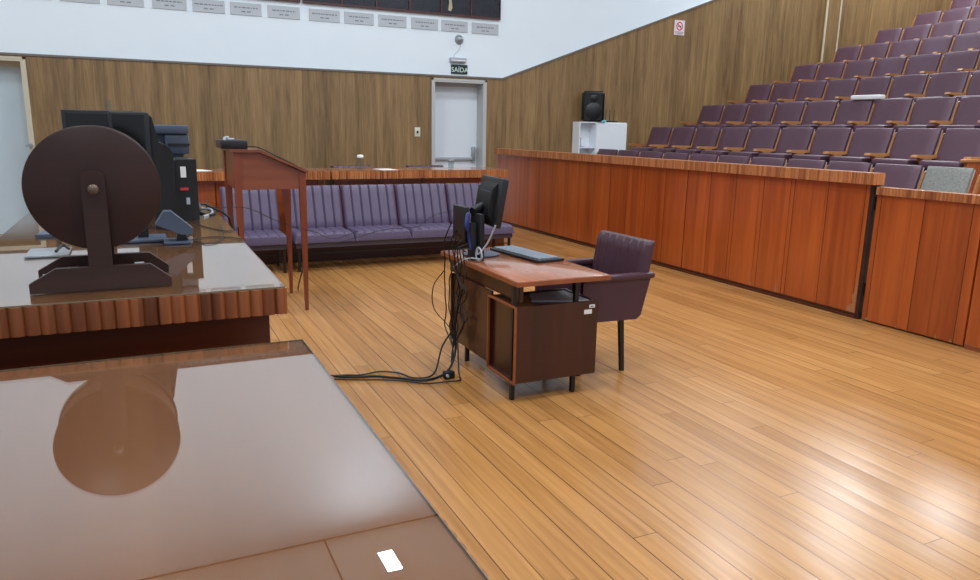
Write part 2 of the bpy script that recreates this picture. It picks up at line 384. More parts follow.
# doors
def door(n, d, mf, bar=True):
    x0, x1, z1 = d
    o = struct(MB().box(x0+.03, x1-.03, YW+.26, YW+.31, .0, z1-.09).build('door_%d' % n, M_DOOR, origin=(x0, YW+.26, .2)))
    f = MB().box(x0-.0, x0+.03, YW-.015, YW+.35, .0, z1).box(x1-.03, x1, YW-.015, YW+.35, .0, z1).box(x0+.03, x1-.03, YW-.015, YW+.35, z1-.03, z1)
    f.box(x0-.035, x0, YW-.02, YW-.001, 0, z1+.03).box(x1, x1+.035, YW-.02, YW-.001, 0, z1+.03).box(x0-.035, x1+.035, YW-.02, YW-.001, z1, z1+.03)
    f.box(x0+.03, x1-.03, YW+.245, YW+.35, z1-.09, z1-.03)
    f.build('door_frame', mf, o)
    if bar:
        MB().box(x0+.08, x1-.12, YW+.19, YW+.225, 1.06, 1.11, .01).box(x0+.05, x0+.1, YW+.19, YW+.26, 1.03, 1.14).build('push_bar', M_LGREY, o)
        MB().box(x1-.14, x1-.08, YW+.18, YW+.26, 1.03, 1.3, .012).build('bar_housing', M_SILV, o)
    else:
        MB().lathe([(0, -.07), (.022, -.07), (.028, -.05), (.02, -.03), (.012, 0)], (x1-.012, YW+.02-.03, 1.28), 16, 'Y').box(x1-.07, x1+.0, YW-.07, YW-.055, 1.265, 1.29).build('door_handle', M_SILV, o)
    return o
d1 = door(1, D1, M_CREAM, False); M_DOOR = plain('far_door_lightened', (222, 230, 238), .45); d2 = door(2, D2, M_FRAME)  # far door coloured lighter to make up for the shade in its recess
# pilaster with two pale strips in the panelling
struct(MB().box(14.03, 14.52, YW-.05, YW, .0, CEIL).build('trim_2', M_WALLW))
struct(MB().box(14.03, 14.07, YW-.075, YW-.05, 2.5, CEIL).box(14.47, 14.495, YW-.07, YW-.05, 2.5, CEIL).build('trim_3', M_CREAM))
# dais under the counter behind the bench, tiered floor
struct(MB().prism([(-1.25, 8.9), (4.2, 8.9), (4.2, 9.2), (4.6, 9.2), (4.6, YW-.013), (-1.25, YW-.013)], 'Z', .001, .17).build('floor_dais', M_DBODY))
KX, KZ, X0, Z0 = 1.232, .449, 8.02, .385
mb = MB(); 
prof = [(7.3, 0), (7.3, .385)]
for k in range(1, 11): prof += [(8.35+KX*(k-1), Z0+KZ*(k-1)), (8.35+KX*(k-1), Z0+KZ*k)]
prof += [(21.5, Z0+KZ*10), (21.5, 0)]
struct(MB().prism(prof, 'Y', 4.7, YW).build('floor_tiers', M_TIER))
struct(MB().box(-1.24, 4.7, YW-.012, YW-.001, .17, .27).build('baseboard_back', M_DBODY))

struct(MB().box(-8, 8, YW-.01, YW+.019, CEIL-.022, CEIL-.001).build('trim_4', M_STAND))
struct(MB().box(2.57, 2.60, 6, YW-.011, CEIL-.02, CEIL-.001).build('trim_5', M_STAND))
# ceiling light bodies, including the one added to brighten the wall
lroot = None
for i, (x, y, sx, sy) in enumerate(LAMPS):
    t = thing('ceiling_light', 'white fluorescent light fitting mounted on the hall ceiling', 'ceiling light', (x, y, CEIL-.12), 'ceiling lights')
    MB().box(x-sx/2-.03, x-sx/2, y-sy/2-.03, y+sy/2+.03, CEIL-.12, CEIL).box(x+sx/2, x+sx/2+.03, y-sy/2-.03, y+sy/2+.03, CEIL-.12, CEIL)\
        .box(x-sx/2, x+sx/2, y-sy/2-.03, y-sy/2, CEIL-.12, CEIL).box(x-sx/2, x+sx/2, y+sy/2, y+sy/2+.03, CEIL-.12, CEIL).build('housing', M_WHITE, t)
    MB().box(x-sx/2, x+sx/2, y-sy/2, y+sy/2, CEIL-.09, CEIL-.08).build('diffuser', M_EMIT, t)

# ================================================================== PARTITION
px = 5.73
t = thing('partition', 'long orange wooden partition wall between floor and audience seats', 'partition', (px, 8.3, 0))
yb = [4.36, 4.82, 5.23, 5.63, 6.01, 6.41, 6.74, 7.28, 7.62, 8.05, 8.52, 9.03, 9.39, 10.09, 10.76, 11.19, 11.8]
mb = MB()
for i in range(len(yb)-1): mb.box(px+.002*(i % 2), px+.06, yb[i]+.004, yb[i+1]-.001, .05, 1.2)
mb.build('panel', M_PART, t)
MB().box(px+.025, px+.08, 4.34, 11.8, 0, 1.2).build('backing', M_DBODY, t)
reeded(px-.06, px+.07, 4.29, 11.8, 1.2, 1.3, .031, .010, 'WS', 4).build('top_rail', M_TRIM, t)
MB().box(px-.008, px+.06, 4.36, 11.8, 0, .02).box(px+.01, px+.06, 4.36, 11.8, .02, .05).build('kick_strip', M_DBODY, t)
MB().box(px-.004, px+.07, 4.325, 4.36, 0, 1.2).build('end_post', M_STAND, t)
# worn patches of bare wood at the foot of the last board
M_BARE = plain('bare_wood', (160, 108, 70), .7, noise=.2, nscale=60)
for pp in ([(4.37, .05), (4.46, .05), (4.45, .1), (4.40, .13), (4.41, .2), (4.385, .26), (4.37, .42)], [(5.28, .05), (5.31, .05), (5.30, .14), (5.295, .2)], [(5.62, .05), (5.65, .05), (5.64, .11)]):
    MB().prism(pp, 'X', px-.0015, px+.001).build('worn_patch', M_BARE, t)
# gate
t = thing('partition_gate', 'low hinged wooden gate at the near end of the partition', 'gate', (px, 3.85, 0))
gy0, gy1 = 3.385, 4.29; mb = MB(); gb = [gy0, 3.68, 3.96, gy1]
for i in range(3): mb.box(px+.0, px+.05, gb[i]+.001, gb[i+1]-.001, .015, 1.12)
mb.build('panel', M_PART, t)
reeded(px-.03, px+.07, gy0, gy1, 1.12, 1.185, .031, .010, 'W', 4).build('top_rail', M_TRIM, t)
for z in (.98, .22): 
    h = MB().box(px-.01, px+.02, 4.292, 4.322, z, z+.12).tube([(px-.016, 4.307, z-.01), (px-.016, 4.307, z+.13)], .009, 8).build('hinge', M_BLACK, t)
for y, h, wd in ((4.22, .03, .04), (3.95, .03, .02), (3.6, .04, .02), (3.47, .03, .03)):
    MB().prism([(y, .016), (y+wd, .016), (y+wd*.4, .016+h)], 'X', px-.0015, px+.001).build('worn_patch', M_BARE, t)
MB().box(px+.055, px+.1, gy0, gy1, 0.001, .06).build('gap_shade_strip', M_BMAT, t)  # black strip added to darken the gap under the gate, as shade
t = thing('partition', 'near stub of the wooden partition at the right edge, past the gate', 'partition', (px, 3.0, 0))
MB().box(px-.0, px+.07, 1.6, 3.37, .0, 1.12).build('panel', M_PART, t)
reeded(px-.03, px+.1, 1.6, 3.37, 1.12, 1.185, .031, .010, 'W', 4).build('top_rail', M_TRIM, t)
MB().box(px-.02, px-.001, 3.1, 3.36, 0, .04).build('foot_block', M_SEDGE, t)

# ================================================================== COUNTER behind the bench
def counter(x0, x1, label):
    t = thing('counter', label, 'counter', ((x0+x1)/2, 9.4, .17))
    mb = MB(); n = max(2, round((x1-x0-.1)/.62)); q = (x1-x0-.1)/n
    for i in range(n): mb.box(x0+.05+q*i+.004, x0+.05+q*(i+1)-.004, 9.22, 9.25, .17, .975)
    mb.build('front_panel', M_PARTX, t)
    MB().box(x0+.05, x0+.08, 9.25, 9.75, .17, .975).box(x1-.08, x1-.05, 9.25, 9.75, .17, .975).box(x0+.08, x1-.08, 9.25, 9.27, .17, .975).build('side_panel', M_DBODY, t)
    reeded(x0, x1, 9.1, 9.78, .975, 1.075, .031, .010, 'SE', 4).build('countertop', M_TRIMX, t)
    MB().box(x0+.01, x1-.01, 9.115, 9.77, 1.0755, 1.08).build('top_surface', M_STOP, t)
counter(-.55, 2.13, 'left length of reeded wooden counter behind the lectern')
counter(2.15, 4.6, 'right length of reeded wooden counter behind the purple bench')

# ================================================================== ARMCHAIR  (faces -X, origin at seat centre on floor)
def armchair(loc, rot, label, base_z=0):
    t = thing('armchair', label, 'armchair', (0, 0, 0))
    # side shells: profile in XZ
    for s in (-1, 1):
        y0, y1 = (.285, .315) if s > 0 else (-.315, -.285)
        MB().prism([(-.24, .385), (.2, .375), (.235, .40), (.30, .655), (-.23, .655)], 'Y', y0, y1).build('side_panel', M_VINYL, t)
        MB().bm_box(-.235, .325, min(y0, y1)-.018, max(y0, y1)+.018, .65, .69, .014, 2).build('armrest', M_VINYL, t)
    MB().bm_box(-.24, .2, -.285, .285, .375, .455, .02).build('seat', M_VINYL, t)
    a = .17
    mt = basis((.25, -.30, .43), (0, 1, 0), (math.sin(a), 0, math.cos(a)), (-math.cos(a), 0, math.sin(a)))
    channel(.60, .472, .075, 7, mt, .008, .05).build('backrest', M_VINYL, t)
    for x, y, dx in ((-.17, -.23, -.02), (-.17, .23, -.02), (.12, -.25, .03), (.12, .25, .03)):
        MB().taper((x+dx, y, 0), (x, y, .37), .013, .016).build('leg', M_BLACK, t)
    MB().box(-.2, .16, -.012, .012, .335, .362).box(-.212, -.188, -.2, .2, .335, .362).box(.148, .172, -.2, .2, .335, .362).build('under_frame', M_BLACK, t)
    t.location = loc; t.rotation_euler = (0, 0, rot); return t
ch = armchair((2.75, 4.20, 0), 0.0, 'burgundy vinyl armchair with channelled back at the small desk')
for x, y, z, r, lb in ((2.80, 10.35, .17, PI/2, 'burgundy armchair behind the counter under the left part of the wall'), (3.95, 10.35, .17, PI/2, 'burgundy armchair behind the counter in front of the far door'),
                       (-1.38, 6.75, 0, PI/2, 'dark armchair at the left edge beside the raised desk')):
    copy_thing(ch, (x, y, z), lb, r)

# ================================================================== BENCHES
def bench(x0, x1, n, label, nch=6):
    t = thing('bench', label, 'bench', ((x0+x1)/2, 8.5, 0)); q = (x1-x0)/n
    a = .34
    for i in range(n):
        mt = basis((x0+q*i+.006, 8.73, .40), (1, 0, 0), (0, math.sin(a), math.cos(a)), (0, -math.cos(a), math.sin(a)))
        channel(q-.012, .545, .075, nch, mt, .018, .045).build('back_cushion', M_BENCH, t)
        mt = basis((x0+q*i+.004, 8.2, .33), (1, 0, 0), (0, 1, 0), (0, 0, 1))
        channel(q-.008, .57, .11, nch, mt, .012, .05).build('seat_cushion', M_BENCH, t)
    MB().box(x0+.02, x1-.02, 8.23, 8.26, .27, .33).box(x0+.02, x1-.02, 8.70, 8.73, .27, .33).box(x0+.02, x0+.05, 8.26, 8.7, .27, .33).box(x1-.05, x1-.02, 8.26, 8.7, .27, .33).box(x0+.05, x1-.05, 8.26, 8.7, .31, .33).build('frame', plain('bench_frame', (66, 58, 70), .4), t)
    mb = MB(); mb.prism([(8.75, .33), (8.79, .33), (8.98, .87), (8.955, .87)], 'X', x0+.03, x0+.06); mb.prism([(8.75, .33), (8.79, .33), (8.98, .87), (8.955, .87)], 'X', x1-.06, x1-.03); mb.build('back_support', M_BLACK, t)
    for x in (x0+.05, x1-.05):
        for y in (8.26, 8.71): MB().box(x-.014, x+.014, y-.014, y+.014, 0, .27).build('leg', M_BLACK, t)
    MB().box(x0+.05, x1-.05, 8.29, 8.305, .19, .2).build('cross_rail', M_BLACK, t)
bench(1.50, 4.25, 4, 'long four-seat purple vinyl bench with channelled back before the counter')
bench(.80, 1.44, 1, 'single purple channelled seat seen between the lectern legs')

# ================================================================== LECTERN
t = thing('lectern', 'tall wooden lectern with sloping top and four tapered legs', 'lectern', (1.0, 6.8, 0))
xa, xb, ya, yb_ = .705, 1.29, 6.42, 7.22
zt0, zt1, zm = 1.39, 1.225, .90
P = [(xa+.03, 1.08), (xb-.03, 1.08), (xb-.03, zt1-.0), (zm, zt0), (xa+.03, zt0)]
MB().prism(P, 'Y', ya+.012, ya+.03).prism(P, 'Y', yb_-.03, yb_-.012).box(xa+.012, xa+.03, ya+.03, yb_-.03, 1.08, zt0).box(xb-.03, xb-.012, ya+.03, yb_-.03, 1.08, zt1).box(xa+.03, xb-.03, ya+.03, yb_-.03, 1.08, 1.095).build('apron', M_LECT, t)
MB().prism([(xa-.02, zt0), (zm+.01, zt0), (xb+.02, zt1-.012), (xb+.02, zt1+.012), (zm+.01, zt0+.022), (xa-.02, zt0+.022)], 'Y', ya-.02, yb_+.02).build('sloping_top', M_LECT, t)
for x, z in ((xa+.028, zt0), (xb-.028, zt1)):
    for y in (ya+.028, yb_-.028):
        MB().taper((x, y, .95), (x, y, z-.003), .028, .028).taper((x, y, 0), (x, y, .95), .014, .028).build('leg', M_LECTL, t)
t = thing('audio_receiver', 'black electronic box lying on top of the lectern', 'electronic device', (.74, 6.8, 1.397))
MB().bm_box(.625, .84, 6.55, 7.0, 1.413, 1.485, .01).build('case', M_BPLAS, t)
MB().tube([(.66, 6.6, 1.485), (.66, 6.6, 1.50), (.70, 6.7, 1.505)], .012, 8).tube([(.68, 6.75, 1.489), (.76, 6.85, 1.489)], .010, 8).build('knob', M_LGREY, t)
cable('cable', [(.855, 6.7, 1.43), (.95, 6.68, 1.42), (1.1, 6.66, 1.345), (1.27, 6.7, 1.26), (1.33, 6.78, 1.20), (1.34, 6.8, .9), (1.36, 6.85, .5), (1.3, 7.0, .12), (1.35, 7.3, .01)], .006, M_BMAT, 'black cable running down the lectern slope to the floor')

# ================================================================== RAISED DESK (left) and NEAR TABLE
struct(MB().prism([(-8, -3.9), (.30, -3.9), (.30, 4.78), (-.62, 4.78), (-1.3, 4.0), (-8, 4.0)], 'Z', .001, .38).build('floor_platform', M_DBODY))
CAM_SCALED = True
t = thing('raised_desk', 'raised wooden desk with fluted edge carrying the drum and computers', 'desk', (-.13, 5.3, -0.2557))
reeded(-.83, .56, 3.285, 7.3, .775, .892, .0535, .014, 'SE', 6).build('fluted_top', M_DTRIM, t)
MB().box(-.815, .545, 3.30, 7.29, .8922, .894).build('desktop', M_DTOP, t)
MB().box(-.74, .487, 3.37, 7.2, -0.2557, .775).build('body', M_DBODY, t)
MB().box(-.82, .55, 3.295, 7.295, .8942, .9).build('glass_top', M_GLASS, t)
MB().box(-.821, .551, 3.2935, 3.295, .8942, .9).build('glass_edge', M_GEDGE, t)
t = thing('near_table', 'glass-topped wooden table in the foreground with mirror reflections', 'table', (-.4, 1.7, -0.2557))
reeded(-1.9, .562, .35, 2.945, .63, .742, .0535, .014, 'NE', 6).build('fluted_top', M_DTRIM, t)
MB().box(-1.885, .547, .365, 2.93, .7422, .744).build('tabletop', M_NTOP, t)
MB().box(-1.8, .46, .45, 2.86, -0.2557, .63).build('body', M_DBODY, t)
MB().box(-1.888, .55, .36, 2.933, .7442, .75).build('glass_top', M_GLASS, t)
MB().box(.55, .5515, .36, 2.933, .7442, .75).box(-1.888, .5515, 2.933, 2.9345, .7442, .75).build('glass_edge', M_GEDGE, t)

# ================================================================== RAFFLE DRUM
t = thing('raffle_drum', 'round dark wooden drum on a wooden stand on the raised desk', 'raffle drum', (-.18, 3.7, .9))
cx, cz, R_ = -.182, 1.331, .262
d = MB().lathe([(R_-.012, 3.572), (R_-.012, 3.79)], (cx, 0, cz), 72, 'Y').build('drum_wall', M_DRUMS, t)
for y0, y1 in ((3.55, 3.572), (3.79, 3.812)):
    MB().lathe([(0, y0), (R_-.006, y0), (R_, y0+.005), (R_, y1-.005), (R_-.006, y1), (0, y1)], (cx, 0, cz), 72, 'Y').build('disc', M_DRUM, t)
for y0, y1, sgn in ((3.50, 3.535, -1), (3.827, 3.862, 1)):
    MB().prism([(-.453, .9), (.092, .9), (.092, .935), (.012, 1.0), (-.352, 1.0), (-.453, .94)], 'Y', y0, y1).build('base_rail', M_STAND, t)
    pp = [(cx-.045, .96), (cx+.045, .96), (cx+.045, cz+.05)]+[(cx+.045*math.cos(a), cz+.05+.025*math.sin(a)) for a in [PI*k/8 for k in range(1, 8)]]+[(cx-.045, cz+.05)]
    MB().prism(pp, 'Y', y0+(.003 if sgn < 0 else .003), y1+(.012 if sgn < 0 else -.003) - (.0 if sgn < 0 else 0)).build('upright', M_STAND, t) if sgn > 0 else MB().prism(pp, 'Y', 3.502, 3.546).build('upright', M_STAND, t)
MB().lathe([(0, 3.468), (.012, 3.47), (.02, 3.478), (.022, 3.488), (.016, 3.502)], (cx, 0, cz), 20, 'Y').build('axle_knob', plain('knob_wood', (92, 74, 62), .35), t)
for x0, x1 in ((-.33, -.29), (-.05, -.01)):
    MB().box(x0, x1, 3.536, 3.826, .915, .955).build('cross_rail', M_STAND, t)
MB().box(-.055, -.015, 3.6, 3.8, .956, .962).build('paper_slip', M_LGREY, t)

t = thing('tape_roll', 'small roll of tape lying by the left foot of the drum stand', 'tape', (-.42, 3.68, .9))
MB().lathe([(.012, -.012), (.026, -.012), (.026, .012), (.012, .012), (.012, -.012)], (-.405, 3.66, .927), 24, 'X').build('roll', plain('tape_tan', (150, 130, 90), .5), t)
t = thing('metal_clipboard', 'flat grey tray lying on the desk left of the drum', 'tray', (-.52, 4.4, .9))
MB().bm_box(-.585, -.38, 4.46, 4.74, .901, .913, .004).build('plate', M_SILV, t)
MB().tube(smooth_pts([(-.44, 4.5, .925), (-.41, 4.56, .95), (-.38, 4.54, .93)]), .008, 8).build('clip', M_BLACK, t)

# ================================================================== COMPUTERS on the raised desk
def monitor(name, label, cx, cy, z, w_, h, ang, zb, mat, stand=(.22, .2)):
    """front towards local -Y"""
    t = thing(name, label, 'monitor', (0, 0, 0))
    MB().bm_box(-w_/2, w_/2, 0, .035, zb, zb+h, .008).build('housing', mat, t)
    MB().box(-w_/2+.022, w_/2-.022, -.0015, .001, zb+.03, zb+h-.022).build('screen', M_SCREEN, t)
    MB().bm_box(-w_/4, w_/4, .035, .07, zb+.08, zb+h-.08, .012).build('rear_housing', M_BMAT, t)
    MB().box(-.03, .03, .06, .085, .012, zb+.2).build('neck', M_BPLAS, t)
    MB().bm_box(-stand[0]/2, stand[0]/2, -stand[1]/2+.05, stand[1]/2+.05, 0, .014, .005).build('base', M_BPLAS, t)
    t.location = D((cx, cy, z)); t.rotation_euler = (0, 0, ang); return t
monitor('monitor', 'wide black monitor behind the drum, left of the angled one', -.205, 5.2, .901, .40, .42, -.05, .36, M_BPLAS, (.3, .22))
# deep angled monitor
t = thing('monitor', 'deep black monitor behind the drum with tapered rear housing', 'monitor', (-.02, 4.95, .901))
b = MB(); b.bm_box(-.145, .075, 4.93, 4.96, 1.22, 1.672, .012)
b.build('housing', M_BPLAS, t)
MB().prism([(.065, 1.67), (.09, 1.64), (.125, 1.45), (.12, 1.24), (.065, 1.22)], 'Y', 4.96, 5.12).build('rear_housing', M_BMAT, t)
MB().box(-.125, .045, 4.928, 4.931, 1.26, 1.655).build('screen', M_SCREEN, t)
MB().box(-.04, .02, 4.97, 5.0, .91, 1.23).build('neck', M_BPLAS, t)
MB().bm_box(-.13, .12, 4.86, 5.12, .901, .917, .006).build('base', M_GREYP, t)
t = thing('webcam_bracket', 'small clear bracket standing on top of the black monitor', 'bracket', (-.13, 4.94, 1.673))
MB().box(-.15, -.12, 4.935, 4.95, 1.6725, 1.735).box(-.147, -.123, 4.934, 4.936, 1.70, 1.715).build('plate', M_CLEAR, t)
# printer
t = thing('multifunction_printer', 'grey multifunction printer behind the black computer tower', 'printer', (.2, 6.75, .901))
MB().bm_box(.03, .38, 6.5, 6.95, 1.53, 1.60, .012).build('scanner_lid', M_GREYP, t)
MB().bm_box(.2, .38, 6.52, 6.95, 1.37, 1.528, .012).box(.06, .2, 6.6, 6.95, 1.37, 1.528).build('body', M_GREYP, t)
MB().box(.22, .385, 6.505, 6.52, 1.44, 1.455).build('output_slot', M_BMAT, t)
MB().prism([(.16, 1.37), (.34, 1.37), (.31, 1.30), (.2, 1.30)], 'Y', 6.56, 6.9).build('lower_body', M_GREYP, t)
t = thing('printer_stand', 'black box under the grey printer', 'stand', (.2, 6.75, .901))
MB().bm_box(.02, .36, 6.5, 6.98, .901, 1.298, .01).build('case', M_BPLAS, t)
# tower
t = thing('computer_tower', 'black computer tower with white label and red sticker on the desk', 'computer', (.27, 6.05, .901))
MB().bm_box(.15, .375, 5.95, 6.42, .901, 1.352, .01).build('case', M_BPLAS, t)
MB().prism([(.225, .901), (.385, .901), (.385, 1.352), (.245, 1.352)], 'Y', 5.935, 5.95).build('front_panel', M_BMAT, t)
MB().box(.272, .31, 5.931, 5.935, 1.22, 1.30).build('white_label', M_PAPER, t)
MB().box(.262, .32, 5.931, 5.935, 1.125, 1.145).build('red_sticker', M_RED, t)
MB().box(.30, .325, 5.931, 5.935, 1.02, 1.07).build('small_label', M_LGREY, t)
t = thing('curved_speaker', 'dark curved-top case standing between the monitor and the tower', 'computer case', (.12, 5.6, .901))
MB().prism([(.07, .901), (.215, .901), (.215, 1.40)]+[(.07+.145*math.cos(a), 1.40+.09*math.sin(a)) for a in [PI/2*k/6 for k in range(1, 7)]], 'Y', 5.5, 5.75).build('case', M_BMAT, t)
# telephone / card terminal
t = thing('card_terminal', 'dark grey angled terminal on a foot, right of the drum', 'terminal', (.17, 4.85, .901))
MB().bm_box(.10, .25, 4.72, 4.92, .901, .915, .005).build('base', M_GREYP, t)
MB().prism([(.17, .915), (.235, .915), (.215, .985), (.18, .985)], 'Y', 4.78, 4.84).build('neck', M_BPLAS, t)
MB().prism([(.06, 1.02), (.11, 1.095), (.15, 1.095), (.265, .99), (.262, .955), (.2, .955)], 'Y', 4.74, 4.86).build('body', M_GREYP, t)
t = thing('monitor_foot', 'grey angled monitor foot plate on the desk left of the drum', 'stand', (-.56, 5.6, .901))  # flat foot of a monitor behind the drum
MB().prism([(-.62, 5.28), (-.5, 5.28), (-.46, 5.9), (-.54, 5.9)], 'Z', .901, .918).build('plate', M_GREYP, t)
MB().box(-.53, -.5, 5.5, 5.54, .918, 1.2).build('upright', M_BMAT, t)
# cable tangle
random.seed(3)
CT = [([(.36, 6.3, 1.12), (.40, 6.5, 1.02), (.45, 6.7, .915), (.52, 6.6, .907), (.5, 6.3, .906), (.42, 6.1, .906)], .010, M_LGREY, 'thick pale cable curling behind the computer tower'),
      ([(.385, 6.4, 1.05), (.42, 6.7, .95), (.5, 6.9, .92), (.55, 6.6, .912), (.60, 6.3, .9), (.64, 6.25, .82), (.68, 6.3, .4), (.66, 6.35, -.2), (.68, 6.4, -.81)], .010, M_BMAT, 'thick black cable dropping off the right side of the raised desk'),
      ([(.40, 6.5, .907), (.46, 6.2, .907), (.53, 6.35, .907), (.51, 6.7, .907), (.42, 6.75, .912)], .009, M_BMAT, 'black cable loop on the desk beside the tower'),
      ([(.30, 5.9, .906), (.38, 5.5, .905), (.50, 5.2, .905), (.57, 5.3, .903), (.60, 5.4, .85), (.62, 5.5, .2), (.64, 5.6, -.82)], .004, M_BMAT, 'thin black cable crossing the desk to its right edge'),
      ([(.25, 4.85, .905), (.36, 4.95, .905), (.48, 4.9, .905), (.55, 4.8, .905)], .0035, M_BMAT, 'thin cable beside the grey terminal'),
      ([(.27, 4.8, .905), (.33, 4.66, .905), (.40, 4.72, .905), (.46, 5.0, .905), (.5, 5.6, .905)], .003, M_BMAT, 'thin dark cable looping over the desk glass')]
for p, r, m_, lb in CT: cable('cable', p, r, m_, lb)

CAM_SCALED = False
# ================================================================== SMALL DESK
t = thing('small_desk', 'small dark wooden desk with pedestal, standing in the middle of the floor', 'desk', (2.24, 4.25, 0))
MB().bm_box(1.925, 2.565, 3.66, 4.86, .715, .748, .004).build('desktop', M_STOP, t)
MB().box(1.921, 2.569, 3.656, 4.864, .7165, .7425).build('edge_band', M_SEDGE, t)
# pedestal
py1 = 4.06
MB().box(1.935, 2.50, 3.682, py1, .118, .136).box(1.935, 2.5, 3.682, 3.70, .136, .588).box(1.935, 2.5, py1-.02, py1, .136, .588).box(2.47, 2.49, 3.70, py1-.02, .136, .588).box(1.95, 1.965, 3.70, py1-.02, .136, .588).box(1.965, 2.47, 3.70, py1-.02, .56, .575).build('pedestal', M_SDESK, t)
MB().box(1.922, 1.935, 3.68, 3.692, .112, .592).box(1.922, 1.935, py1-.01, py1+.002, .112, .592).box(1.922, 1.935, 3.692, py1-.01, .112, .124).box(1.922, 1.935, 3.692, py1-.01, .58, .592).build('pedestal_edge', M_SEDGE, t)
MB().prism([(2.12, 3.84), (2.47, 3.70), (2.47, 4.03), (2.2, 4.03)], 'Z', .5755, .582).build('light_sheet', M_LGREY, t)
MB().box(1.95, 1.965, py1+.004, 4.69, .13, .61).build('modesty_panel', M_SDESK, t)
MB().box(1.935, 2.2, 4.69, 4.71, .125, .61).build('end_panel', M_SDESK, t)
MB().box(1.97, 1.995, 3.72, 4.80, .61, .712).box(2.50, 2.52, 4.1, 4.80, .64, .712).box(1.995, 2.5, 4.78, 4.80, .625, .712).build('apron', M_SDESK, t)
for x, y in ((1.945, 3.742), (2.36, 3.72), (2.0, 4.55), (2.36, 4.6), (2.485, 3.93)):
    MB().box(x-.013, x+.013, y-.013, y+.013, 0 if x < 2.4 else .588, .715).build('leg', M_BLACK, t)
MB().box(2.40, 2.455, 3.679, 3.682, .508, .535).box(2.435, 2.475, 3.679, 3.682, .545, .565).build('label', M_PAPER, t)
MB().box(2.445, 2.465, 3.677, 3.679, .551, .558).build('label_print', M_INK, t)
# monitor seen from behind
t = thing('monitor', 'black flat monitor seen from behind on the small desk', 'monitor', (2.17, 4.5, .749))
a = math.radians(12)
mt = Matrix.Translation((2.12, 4.50, 1.135)) @ Matrix.Rotation(-.14, 4, 'Z') @ Matrix.Rotation(.16, 4, 'Y')
b = MB(); b.bm_box(.0, .045, -.24, .24, -.16, .165, .012); b.xf(mt); b.build('housing', M_BPLAS, t)
b = MB().box(.0455, .047, -.225, .225, -.145, .15); b.xf(mt); b.build('screen', M_SCREEN, t)
b = MB().prism([(-.0, -.13), (-.035, -.08), (-.035, .08), (0, .13)], 'Y', -.16, .16); b.xf(mt); b.build('rear_housing', M_BMAT, t)
b = MB().box(-.037, -.034, -.13, .10, .062, .07); b.xf(mt); b.build('vent', M_RED if False else M_GREYP, t)
MB().prism([(2.04, .76), (2.09, .76), (2.10, 1.12), (2.06, 1.13)], 'Y', 4.50, 4.56).build('neck', M_BPLAS, t)
MB().lathe([(0, .749), (.125, .749), (.13, .757), (.10, .766), (0, .772)], (2.12, 4.60, 0), 40).build('base', M_GREYP, t)
MB().tube([(1.99, 4.46, 1.07), (2.08, 4.5, 1.10)], .03, 12).build('hinge', M_BMAT, t)
# mini pc
t = thing('mini_computer', 'small upright black computer mounted behind the desk monitor', 'computer', (2.0, 4.52, .749))
MB().bm_box(1.93, 1.965, 4.46, 4.66, .86, 1.10, .006).build('case', M_BPLAS, t)
MB().bm_box(2.0, 2.035, 4.36, 4.52, .749, 1.06, .006).build('mount_bracket', M_BMAT, t)
MB().box(1.965, 2.0, 4.44, 4.5, .95, 1.0).build('clamp', M_BLACK, t)
MB().box(1.955, 1.995, 4.40, 4.455, .7485, 1.0).build('lower_case', M_BPLAS, t)
for i in range(3):
    cable('cable', [(1.96, 4.45, 1.05-.02*i), (1.94, 4.42+.01*i, 1.06), (1.935-.01*i, 4.40, .98), (1.94+.01*i, 4.41, .90), (1.95, 4.39+.006*i, .83)], .006, M_BLUE, ['blue cable in front of the mini computer, leftmost', 'blue cable in front of the mini computer, middle', 'blue cable in front of the mini computer, rightmost'][i])
# white coil
pts = [(2.06, 4.25, 1.0), (2.03, 4.3, .88), (1.98, 4.34, .80)]+[(1.98+.0*k, 4.33+.045*math.cos(k*.8+1.2), .80+.045*math.sin(k*.8+1.2)) for k in range(0, 12)]+[(1.95, 4.40, .765), (1.915, 4.48, .73), (1.90, 4.56, .68)]
cable('cable', pts, .006, M_LGREY, 'pale coiled cable hanging over the back edge of the small desk')
# keyboard
t = thing('keyboard', 'black keyboard with grey keys lying on the small desk', 'keyboard', (2.40, 4.46, .749))
u = Vector((2.42-2.34, 4.13-4.80, 0)).normalized(); v = Vector((-u.y, u.x, 0)); c = Vector((2.40, 4.46, .750))
mt = basis(c, u, v, (0, 0, 1))
b = MB().bm_box(-.30, .30, -.11, .11, 0, .018, .005); b.xf(mt); b.build('case', M_BPLAS, t)
b = MB()
for r_ in range(5):
    for k in range(18): b.box(-.28+k*.031, -.253+k*.031, -.085+r_*.034, -.056+r_*.034, .018, .026)
b.xf(mt); kk = b.build('keys', plain('key_grey', (128, 136, 148), .45), t); kk['kind'] = 'stuff'
t = thing('mouse', 'small white paper scrap beside the keyboard', 'paper', (2.56, 4.72, .749))
bpy.data.objects.remove(t)
